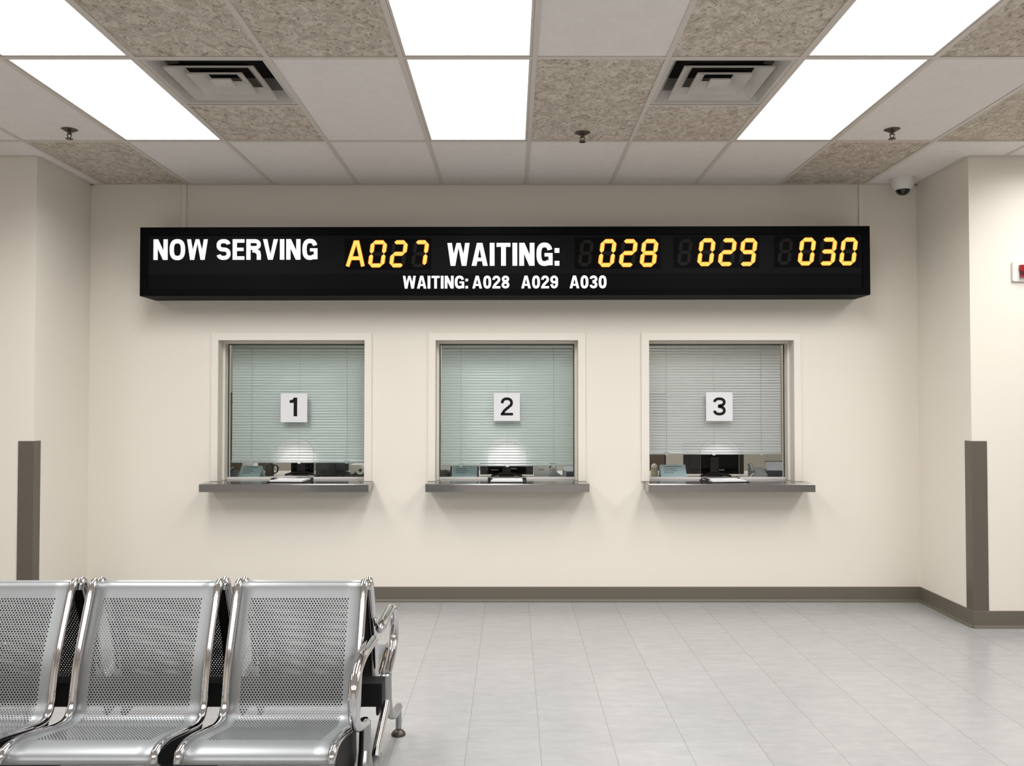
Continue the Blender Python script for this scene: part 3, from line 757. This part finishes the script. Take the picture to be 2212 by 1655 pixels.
for px, lab in ((975, 'slim black card stand at the left edge of the middle blue card'), (1033, 'slim black card stand at the right edge of the middle blue card')):
    x = X(px, 6.36)
    o = thing('card_stand', lab, 'card stand', (x, 6.36, OZ), group='black card stands')
    MB().prism([(-.05, 0), (.05, 0), (.012, .095), (-.012, .095)], 'x', -.005, .005).build('upright', M['black'], o)
    MB().box(-.010, .010, -.055, .055, 0, .008).build('foot', M['black'], o)

def monitor(px0, px1, py0, py1, Y, lab, mat='black_soft', rz=0, plates=()):
    """Back of a flat screen: bowed shell, neck and splayed foot."""
    x0, x1 = X(px0, Y), X(px1, Y); wv = (x1 - x0) / 2; zb, zt = Z(py1, Y) - OZ, Z(py0, Y) - OZ
    o = thing('computer_monitor', lab, 'monitor', ((x0 + x1) / 2, Y + .03, OZ), R(rz), 'computer monitors on the worktop')
    MB().box(-wv, wv, .0, .022, zb, zt).build('screen', M[mat], o, bevel=.004)
    MB().prism([(0, zb + .02), (0, zt - .03), (-.028, zt - .06), (-.028, zb + .05)], 'x', -wv * .8, wv * .8).build('back_shell', M[mat], o, bevel=.006)
    MB().box(-.035, .035, -.038, -.012, .012, zb + .14).build('neck', M['black'], o, bevel=.004)
    ft = MB()
    for s_ in (-1, 1): ft.tube([(0, -.03, .022), (s_ * .06, -.045, .02), (s_ * .12, -.07, .007)], [.016, .012, .007], 10)
    ft.box(-.06, .06, -.06, .09, .001, .012)
    ft.build('foot', M['black'], o)
    for fx, fz, w_, h_ in plates:
        MB().box(fx * wv - w_, fx * wv + w_, -.0296, -.0278, zb + (zt - zb) * fz, zb + (zt - zb) * fz + h_).build('rating_plate', M['grey_plastic'], o)
    return o
monitor(627, 677, 962, 1027, 6.66, 'black monitor seen through the arch of the left window', plates=((.35, .22, .016, .005),))
monitor(680, 752, 950, 1029, 6.50, 'charcoal monitor to the right of the arch in the left window', 'dark_grey', 0, ((-.1, .16, .018, .009),))
monitor(1037, 1152, 950, 1026, 6.56, 'black monitor seen through the arch of the middle window', plates=((-.45, .13, .03, .006), (.25, .16, .026, .009)))
monitor(1478, 1608, 955, 1025, 6.56, 'largest black monitor behind the window with card 3', plates=((.2, .12, .03, .009),), rz=-1.5)

# left window things
o = thing('coffee_mug', 'dark brown mug with black loop handle behind the left glass', 'mug', (X(583, 6.62), 6.62, OZ))
MB().lathe([(.0, .006), (.030, .006), (.032, .088), (.036, .09), (.036, .0), (.0, .0)][::-1], seg=24).build('body', M['brown_mug'], o, smooth=True)
MB().tube([(.033, 0, .082), (.055, -.004, .084), (.070, -.006, .066), (.066, -.006, .036), (.050, -.004, .022), (.034, 0, .020)], .0062, 10).build('handle', M['black'], o, smooth=True)
o = thing('desk_phone', 'dark grey desk phone at the left end of the left window', 'phone', (X(507, 6.42), 6.42, OZ))
MB().prism([(-.08, 0), (.08, 0), (.08, .055), (.06, .058), (-.08, .02)], 'x', -.055, .04).build('base', M['dark_grey'], o, bevel=.004)
MB().tube([(-.035, -.07, .038), (-.035, -.05, .052), (-.035, .05, .072), (-.035, .07, .066)], [.016, .012, .012, .017], 10).build('handset', M['black'], o, smooth=True)
o = tag(MB().box(X(524, 6.95), X(549, 6.95), 6.95, 7.07, OZ, Z(998, 6.95)).build('paper_box', M['paper'], bevel=.003), 'white paper box standing behind the left blue notice card', 'box')
pp = thing('paper_sheets', 'loose white sheets on the worktop before the left black monitor', 'papers', (X(620, 6.45), 6.45, OZ))
MB().box(-.12, .07, -.06, .08, 0, .003).build('sheet', M['paper'], pp)
s2_ = MB().box(-.08, .10, -.05, .09, .0031, .006).build('sheet', M['paper'], pp); s2_.rotation_euler = (0, 0, R(-9))
def tape_dispenser(px, Y, lab, mat, k=1.0, rz=0):
    o = thing('tape_dispenser', lab, 'tape dispenser', (X(px, Y), Y, OZ), R(rz), 'tape dispensers')
    MB().prism([(-.075 * k, 0), (.075 * k, 0), (.075 * k, .035 * k), (.04 * k, .075 * k), (.0, .05 * k), (-.035 * k, .024 * k), (-.06 * k, .052 * k), (-.075 * k, .05 * k)], 'y', -.025, .025).build('body', M[mat], o, bevel=.004)
    r_ = MB()
    prof = [(.014, -.010), (.034, -.010), (.034, .010), (.014, .010), (.014, -.010)]
    seg = 24
    v = [(.035 * k + a_ * k * math.cos(2 * math.pi * s_ / seg), h_ - .036, .062 * k + a_ * k * math.sin(2 * math.pi * s_ / seg)) for a_, h_ in prof for s_ in range(seg)]
    r_.add(v, [(p_ * seg + s_, p_ * seg + (s_ + 1) % seg, (p_ + 1) * seg + (s_ + 1) % seg, (p_ + 1) * seg + s_) for p_ in range(4) for s_ in range(seg)])
    r_.build('tape_roll', M['white_plastic'], o, smooth=True)
    MB().box(-.077 * k, -.058 * k, -.018, .018, .05 * k, .055 * k).build('cutter', M['chrome'], o)
    return o
tape_dispenser(771, 6.44, 'black tape dispenser at the right end of the left window', 'black', 1.0)
o = tag(MB().box(X(757, 6.75), X(782, 6.75), 6.75, 6.9, OZ, Z(1004, 6.75)).build('paper_box', M['white_plastic'], bevel=.003), 'white box behind the black tape dispenser', 'box')
# middle window things
st_ = thing('paper_stack', 'stack of white papers at the left end of the middle window', 'papers', (X(960, 6.75), 6.75, OZ))
for k in range(4): MB().box(-.055 + .003 * k, .05 + .002 * k, -.07, .07, .011 * k, .011 * k + .0105).build('ream', M['paper'], st_)
MB().box(-.05, .05, -.05, .05, .0441, .075).build('top_tray', M['white_plastic'], st_)
bag = MB(); prof = [(.0, .0), (.045, .0), (.056, .02), (.05, .045), (.03, .058), (0, .06)]
bag.lathe(prof, seg=14)
random.seed(9); bag.v = [(x * 1.05 + random.uniform(-.004, .004), y * .8 + random.uniform(-.004, .004), max(0, z + (random.uniform(-.006, .006) if z > .01 else 0))) for x, y, z in bag.v]
tag(bag.build('cloth_bag', M['dark_grey'], smooth=True, loc=(X(962, 6.42), 6.42, OZ)), 'crumpled dark grey bag left of the middle blue card', 'bag')
o = thing('file_box', 'white file box with dark mark right of the middle monitor', 'box', (X(1170, 6.62), 6.62, OZ))
MB().box(-.06, .06, -.01, .22, 0, .105).build('body', M['paper'], o, bevel=.002)
MB().box(-.064, .064, -.014, .224, .105, .128).build('lid', M['paper'], o, bevel=.002)
mk_ = MB(); mk_.tube([(-.028, -.011, .045), (-.018, -.011, .055), (-.010, -.011, .040), (0, -.011, .058), (.010, -.011, .044), (.018, -.011, .056)], .0022, 6)
mk_.build('mark', M['ink'], o)
o = thing('storage_box', 'dark storage box between white file box and tape dispenser', 'box', (X(1193, 6.70), 6.70, OZ))
MB().box(-.028, .026, -.05, .1, 0, .10).build('body', M['dark_grey'], o, bevel=.003)
MB().box(-.030, .028, -.052, .102, .101, .115).build('lid', M['black'], o, bevel=.002)
tape_dispenser(1204, 6.40, 'grey tape dispenser near the right end of the middle window', 'grey_plastic', .9, 180)
def terminal(px0, px1, py_mid, py0, Y, lab, name, cat):
    x0, x1 = X(px0, Y), X(px1, Y); wv = (x1 - x0) / 2; zm, zt = Z(py_mid, Y) - OZ, Z(py0, Y) - OZ
    o = thing(name, lab, cat, ((x0 + x1) / 2, Y, OZ))
    MB().box(-wv, wv, -.02, .12, 0, zm).build('body', M['navy'], o, bevel=.004)
    MB().prism([(-.015, zm), (.045, zt), (.053, zt - .003), (.0, zm)], 'x', -wv * .92, wv * .92).build('tilted_panel', M['screen'], o, bevel=.001)
    MB().prism([(.040, zt - .008), (.0465, zt + .004), (.050, zt + .001), (.046, zt - .008)], 'x', -wv * .94, wv * .94).build('panel_edge', M['navy'], o)
    return o
terminal(1217, 1243, 1018, 1005, 6.42, 'navy printer with pale paper tray at right of the middle window', 'label_printer', 'printer')
rb = MB(); prof = [(.012, 0), (.024, 0), (.024, .018), (.012, .018), (.012, 0)]; rb.lathe(prof[:-1] + [prof[0]], seg=20)
tag(rb.build('ribbon_spool', M['gold'], smooth=True, loc=(X(1193, 6.72), 6.72, OZ + .116)), 'small gold ribbon spool lying on the dark storage box', 'spool')
# right window things
o = thing('storage_jar', 'jar of small things with white lid at the left of window 3', 'jar', (X(1413, 6.42), 6.42, OZ))
MB().lathe([(0, 0), (.024, 0), (.026, .01), (.026, .07), (.02, .08), (0, .08)], seg=20).build('body', M['jar'], o, smooth=True)
MB().lathe([(.024, .0801), (.024, .095), (.014, .108), (0, .112)], seg=20).build('lid', M['white_plastic'], o, smooth=True)
o = thing('desk_telephone', 'grey desk telephone between the largest monitor and card terminal', 'phone', (X(1636, 6.46), 6.46, OZ))
MB().prism([(-.07, 0), (.08, 0), (.08, .07), (.05, .075), (-.07, .03)], 'x', -.055, .055).build('base', M['grey_plastic'], o, bevel=.005)
MB().tube([(-.05, -.045, .05), (-.05, -.03, .068), (-.045, .04, .098), (-.045, .06, .09)], [.017, .012, .012, .018], 10).build('handset', M['grey_plastic'], o, smooth=True)
MB().tube([(-.05, -.06, .04), (-.075, -.075, .02), (-.09, -.07, .006), (-.11, -.03, .004)], .004, 8).build('cord', M['white_plastic'], o, smooth=True)
terminal(1654, 1696, 1016, 998, 6.42, 'navy card terminal with tilted pale screen at the right of window 3', 'card_terminal', 'card reader')

# ------------------------------------------------------------------ the queue display
YS = 5.74
SX0, SX1 = X(300, YS), X(1882, YS); SZ0, SZ1 = Z(638.5, YS), Z(490, YS)
sg = thing('queue_display_sign', 'long black display sign reading NOW SERVING above the three windows', 'display sign', ((SX0 + SX1) / 2, YS, SZ0))
ox, oz = (SX0 + SX1) / 2, SZ0
def sx(px): return X(px, YS) - ox
def sz(py): return Z(py, YS) - oz
hw_ = (SX1 - SX0) / 2; hh_ = SZ1 - SZ0
IX0, IX1, IZ0, IZ1 = sx(316), sx(1866), sz(624.5), sz(507)
hs = MB()
hs.box(-hw_, -.006, .012, D - YS - .001, .0, hh_); hs.box(-.004, hw_, .012, D - YS - .001, .0, hh_)
hs.build('housing', M['sign_case'], sg, bevel=.002)
fr = MB()
for bx in ((-hw_, hw_, 0, IZ0), (-hw_, hw_, IZ1, hh_), (-hw_, IX0, IZ0, IZ1), (IX1, hw_, IZ0, IZ1)): fr.box(bx[0], bx[1], -.006, .0119, bx[2], bx[3])
fr.build('front_frame', M['sign_case'], sg, bevel=.002)
MB().box(IX0, IX1, .006, .0119, sz(591), IZ1).build('upper_panel', M['sign_face'], sg)
MB().box(IX0, IX1, .005, .0119, IZ0, sz(591)).build('lower_panel', M['sign_band'], sg)
SL = (488 - 491) / 1582.0                       # the sign hangs a hair out of level
def face(y): return lambda q: (q[0], y, q[1])
for text, x0, x1, yt, yb_, y_ in (('NOW SERVING', 328, 684, 515.5, 560, .004), ('WAITING:', 966, 1209, 524.5, 574, .004), ('WAITING:', 869.5, 1011, 595.5, 623, .003),
                                  ('A028', 1020, 1100.5, 595.5, 623, .003), ('A029', 1126, 1206, 595.5, 623, .003), ('A030', 1231, 1311, 595.5, 623, .003)):
    mb = MB(); word(mb, text, sx(x0), sx(x1), sz(yb_), sz(yt) - sz(yb_), face(y_), .208)
    l = mb.build('lettering', M['letters'], sg); l['label'] = 'white glowing letters'
SEG = {'-': '', '0': 'abcdef', '2': 'abged', '3': 'abgcd', '7': 'abc', '8': 'abcdefg', '9': 'abcdfg', 'A': ''}
def seven(ch, px0, px1, py0, py1, par):
    """Slanted seven-segment digit within the pixel box of its glowing part."""
    x0, x1, z0, z1 = sx(px0), sx(px1), sz(py1), sz(py0)
    Hh = z1 - z0; sh = .13; W = (x1 - x0) - sh * Hh; t = Hh * .145
    def P(u, v, y): return (x0 + u + sh * v, y, z0 + v)
    h = t / 2; m = Hh / 2; e = t * .06
    cl_ = {'a': ((h, Hh - h), (W - h, Hh - h)), 'g': ((h, m), (W - h, m)), 'd': ((h, h), (W - h, h)),
           'f': ((h, m), (h, Hh - h)), 'b': ((W - h, m), (W - h, Hh - h)), 'e': ((h, h), (h, m)), 'c': ((W - h, h), (W - h, m))}
    def hexa(a, b, k, y):
        a, b = Vector(a), Vector(b); d = (b - a).normalized(); n = Vector((-d.y, d.x)); hh = h * k
        a2, b2 = a + d * (e + (h - hh) * .4), b - d * (e + (h - hh) * .4)
        return [P(q.x, q.y, y) for q in (a2, a2 + d * hh - n * hh, b2 - d * hh - n * hh, b2, b2 - d * hh + n * hh, a2 + d * hh + n * hh)]
    mb = MB()
    if ch == 'A':
        for k, y, mi in ((1.08, .0035, 1), (.82, .003, 0)):
            Wf = W + sh * Hh; to = lambda q, y=y: (x0 + q[0], y, z0 + q[1])
            ribbon(mb, [(h, h * .5), (Wf * .50, Hh - h), (Wf * .62, Hh - h), (Wf - h, h * .5)], t * k, to, False, mi)
            ribbon(mb, [(Wf * .24, Hh * .34), (Wf * .84, Hh * .34)], t * k, to, False, mi)
    else:
        for s_ in 'abcdefg':
            lit = s_ in SEG[ch]
            if lit:
                mb.add(hexa(*cl_[s_], 1.16, .0035), [tuple(range(6))], 1); mb.add(hexa(*cl_[s_], .88, .003), [tuple(range(6))], 0)
            else: mb.add(hexa(*cl_[s_], .9, .0045), [tuple(range(6))], 2)
    o = mb.build('digit', [M['amber'], M['amber_halo'], M['segment_off']], par)
    o['label'] = 'amber glowing digit'
    return o
def module(px0, px1, py0, py1):
    MB().box(sx(px0), sx(px1), .0048, .0058, sz(py1), sz(py0)).build('digit_module', M['module'], sg)
module(743, 931, 514, 582)
for ch, a, b in (('A', 745, 787), ('0', 793, 836), ('2', 839, 881), ('7', 886, 927)): seven(ch, a, b, 518.5, 577, sg)
for base, top, digits in ((1242, 517, '028'), (1457, 515.5, '029'), (1675, 514.5, '030')):
    module(base, base + 186, top - 4, top + 64)
    seven('-', base + 6, base + 43, top + 1, top + 59, sg)['label'] = 'unlit dark digit'
    for k, ch in enumerate(digits): seven(ch, base + 50 + 45 * k, base + 92 + 45 * k + (1 if k else 0), top, top + 60, sg)
sg.rotation_euler = (0, -SL * -1, 0)

# ------------------------------------------------------------------ beam seating, two rows back to back
YC = 3.03
PITCH, SW = .522, .475
XE = -.518                                     # right edge of the last seat
bench = thing('waiting_bench', 'silver perforated metal beam seating with chrome arms on the tile floor', 'bench', (XE - 1.5 * PITCH, YC, 0))
BX = XE - 1.5 * PITCH
# seat profile: (towards the sitter, height)
PROF = [(.004, .772), (.012, .784), (.028, .776), (.046, .742), (.081, .660), (.128, .538), (.150, .445), (.160, .398), (.188, .362), (.240, .357), (.310, .370), (.440, .398), (.505, .404), (.545, .398), (.563, .382), (.566, .368)]
pts, LEN = spline([(0, a, b) for a, b in PROF], 64)
arc_at = lambda i: LEN * i / 63
def seat_shell_mesh():
    n = len(pts); nx = 6
    v, f, uv = [], [], []
    for i, p_ in enumerate(pts):
        for k in range(nx + 1):
            u = SW * k / nx; v.append((u - SW / 2, -p_.y, p_.z)); uv.append((u, arc_at(i)))
    for i in range(n - 1):
        for k in range(nx):
            q = i * (nx + 1) + k; f.append((q, q + nx + 1, q + nx + 2, q + 1))
    me = bpy.data.meshes.new('seat_shell'); me.from_pydata(v, [], f)
    ul = me.uv_layers.new(name='UVMap')
    for lp in me.loops: ul.data[lp.index].uv = uv[lp.vertex_index]
    me.polygons.foreach_set('use_smooth', [True] * len(me.polygons))
    me.materials.append(M['shell']); me.materials.append(M['shell_back']); me.update()
    return me
M['shell'] = shell_mat('perforated_silver_metal', .080, LEN - .115, SW, .062)
M['shell_back'] = M['shell'].copy(); M['shell_back'].name = 'perforated_shaded_underside'  # near black: the shade behind and under the seats put into the colour
_p = M['shell_back'].node_tree.nodes['Principled BSDF']
_p.inputs['Base Color'].default_value = (.006, .006, .006, 1); _p.inputs['Metallic'].default_value = 0.0; _p.inputs['Roughness'].default_value = .5; _p.inputs['Specular IOR Level'].default_value = .2
shell_me = seat_shell_mesh()
def frame_mb(s_):
    mb = MB(); x = s_ * (SW / 2 - .012)
    p2, _ = spline([(x, -(a + .006), b + .004) if 0 else (x, -a, b) for a, b in [(-.004, .752)] + PROF[:-1] + [(.566, .372)]], 70)
    p2 = [Vector((q.x, q.y, q.z)) for q in p2]
    rads = [.0125] * 70
    rads[0] = rads[-1] = .007; rads[1] = rads[-2] = .011
    mb.tube(p2, rads, 14, 0, (1.15, 1.0))
    return mb
def skirt_mb(s_):
    """Dark side plate under the chrome edge, deepest at the beam."""
    x = s_ * (SW / 2 - .010)
    seq = [p_ for p_ in pts if p_.y > .158 or p_.z < .40][:-2]
    seq = [p_ for p_ in seq if p_.z < .406 and p_.y > .15]
    up = [(p_.y, p_.z) for p_ in seq]; n0 = len(up)
    key, _ = spline([(0, .158, .375), (0, .192, .325), (0, .192, .235), (0, .26, .225), (0, .40, .275), (0, .50, .335), (0, seq[-1].y - .004, seq[-1].z - .014)], n0)
    lo = [(q.y, q.z) for q in key]
    mb = MB(); n_ = len(up); w_ = .003
    v = []
    for xx in (x - w_, x + w_): v += [(xx, -a, b) for a, b in up] + [(xx, -a, b) for a, b in lo]
    f = []
    for i in range(n_ - 1):
        f += [(i, i + 1, n_ + i + 1, n_ + i), (2 * n_ + i, 3 * n_ + i, 3 * n_ + i + 1, 2 * n_ + i + 1), (i, 2 * n_ + i, 2 * n_ + i + 1, i + 1), (n_ + i, n_ + i + 1, 3 * n_ + i + 1, 3 * n_ + i)]
    return mb.add(v, f)
fr_me = {s_: frame_mb(s_) for s_ in (-1, 1)}
protos = []
def seat(cx, flip):
    def put(o):
        o.location = (cx - BX, 0, 0); o.rotation_euler = (0, 0, math.pi if flip else 0); return o
    if not protos:
        o = bpy.data.objects.new('seat', shell_me); COL.objects.link(o); o.parent = bench
        md = o.modifiers.new('t', 'SOLIDIFY'); md.thickness = .003; md.offset = -1; md.material_offset = 1; md.material_offset_rim = 0
        for s_ in (-1, 1):
            frame_mb(s_).build('side_frame', M['chrome'], o, smooth=True)['label'] = 'chrome seat edge'
            skirt_mb(s_).build('side_plate', M['black_soft'], o)['label'] = 'black plate under the seat edge'
        put(o); protos.append(o); return
    put(copy_tree(protos[0], bench))
for k in range(3):
    seat(XE - SW / 2 - PITCH * k, False)
for k in range(3):
    seat(XE + .010 - SW / 2 - PITCH * k, True)
bm_ = MB().box(XE - 3 * PITCH - .05 - BX, XE + .055 - BX, -.040, .040, .345, .430)
bm_.build('beam', M['black_soft'], bench, bevel=.004)['label'] = 'black steel beam'
# arms and legs
def arm_mb():
    mb = MB()
    p2, _ = spline([(0, -a, b) for a, b in ((.06, .590), (.12, .598), (.22, .603), (.31, .603), (.385, .588), (.430, .555), (.443, .510), (.432, .455), (.395, .418), (.340, .396), (.285, .382), (.245, .370))], 60)
    rads = [.0185] * 60; rads[0] = .012; rads[1] = .017
    return mb.tube(p2, rads, 16)
def leg_mb():
    mb = MB()
    mb.tube([(0, -.235, .376), (0, -.235, .371), (0, -.235, .30), (0, -.238, .262)], [.012, .019, .021, .021], 16)
    return mb
def foot_leg_mb():
    p2, _ = spline([(0, -a, b) for a, b in ((.237, .275), (.275, .22), (.39, .160), (.50, .130), (.590, .118))], 24)
    return MB().tube(p2, [.021] * 8 + [.020] * 8 + [.019 - .0004 * k for k in range(8)], 14)
for ex, lab in ((XE + .030, 0), (XE - 3 * PITCH - .003, 1)):
    for flip in (False, True):
        rz = math.pi if flip else 0
        for nm, mbf, mt, l in (('armrest', arm_mb, 'chrome', 'chrome tube armrest'), ('arm_socket', leg_mb, 'cast', None), ('leg', foot_leg_mb, 'cast', None)):
            o = mbf().build(nm, M[mt], bench, smooth=True); o.location = (ex - BX, 0, 0); o.rotation_euler = (0, 0, rz)
            if l: o['label'] = l
            if nm == 'leg':
                MB().lathe([(.013, .03), (.013, .125)], (0, -.585, 0), 16).build('foot_stem', M['cast'], o, smooth=True)
                MB().lathe([(.030, .0), (.031, .006), (.024, .016), (.012, .024), (.012, .034)], (0, -.585, 0), 24).build('glide', M['brass'], o, smooth=True)
    c = MB().tube([(0, .235, .275), (0, .20, .250), (0, .0, .185), (0, -.035, .165)], .0165, 14).build('strut', M['chrome'], bench, smooth=True); c.location = (ex - BX, 0, 0)
    c = MB().tube([(0, .0, .160), (0, -.06, .145), (0, -.17, .165), (0, -.236, .265)], .021, 14).build('hub', M['cast'], bench, smooth=True); c.location = (ex - BX, 0, 0)
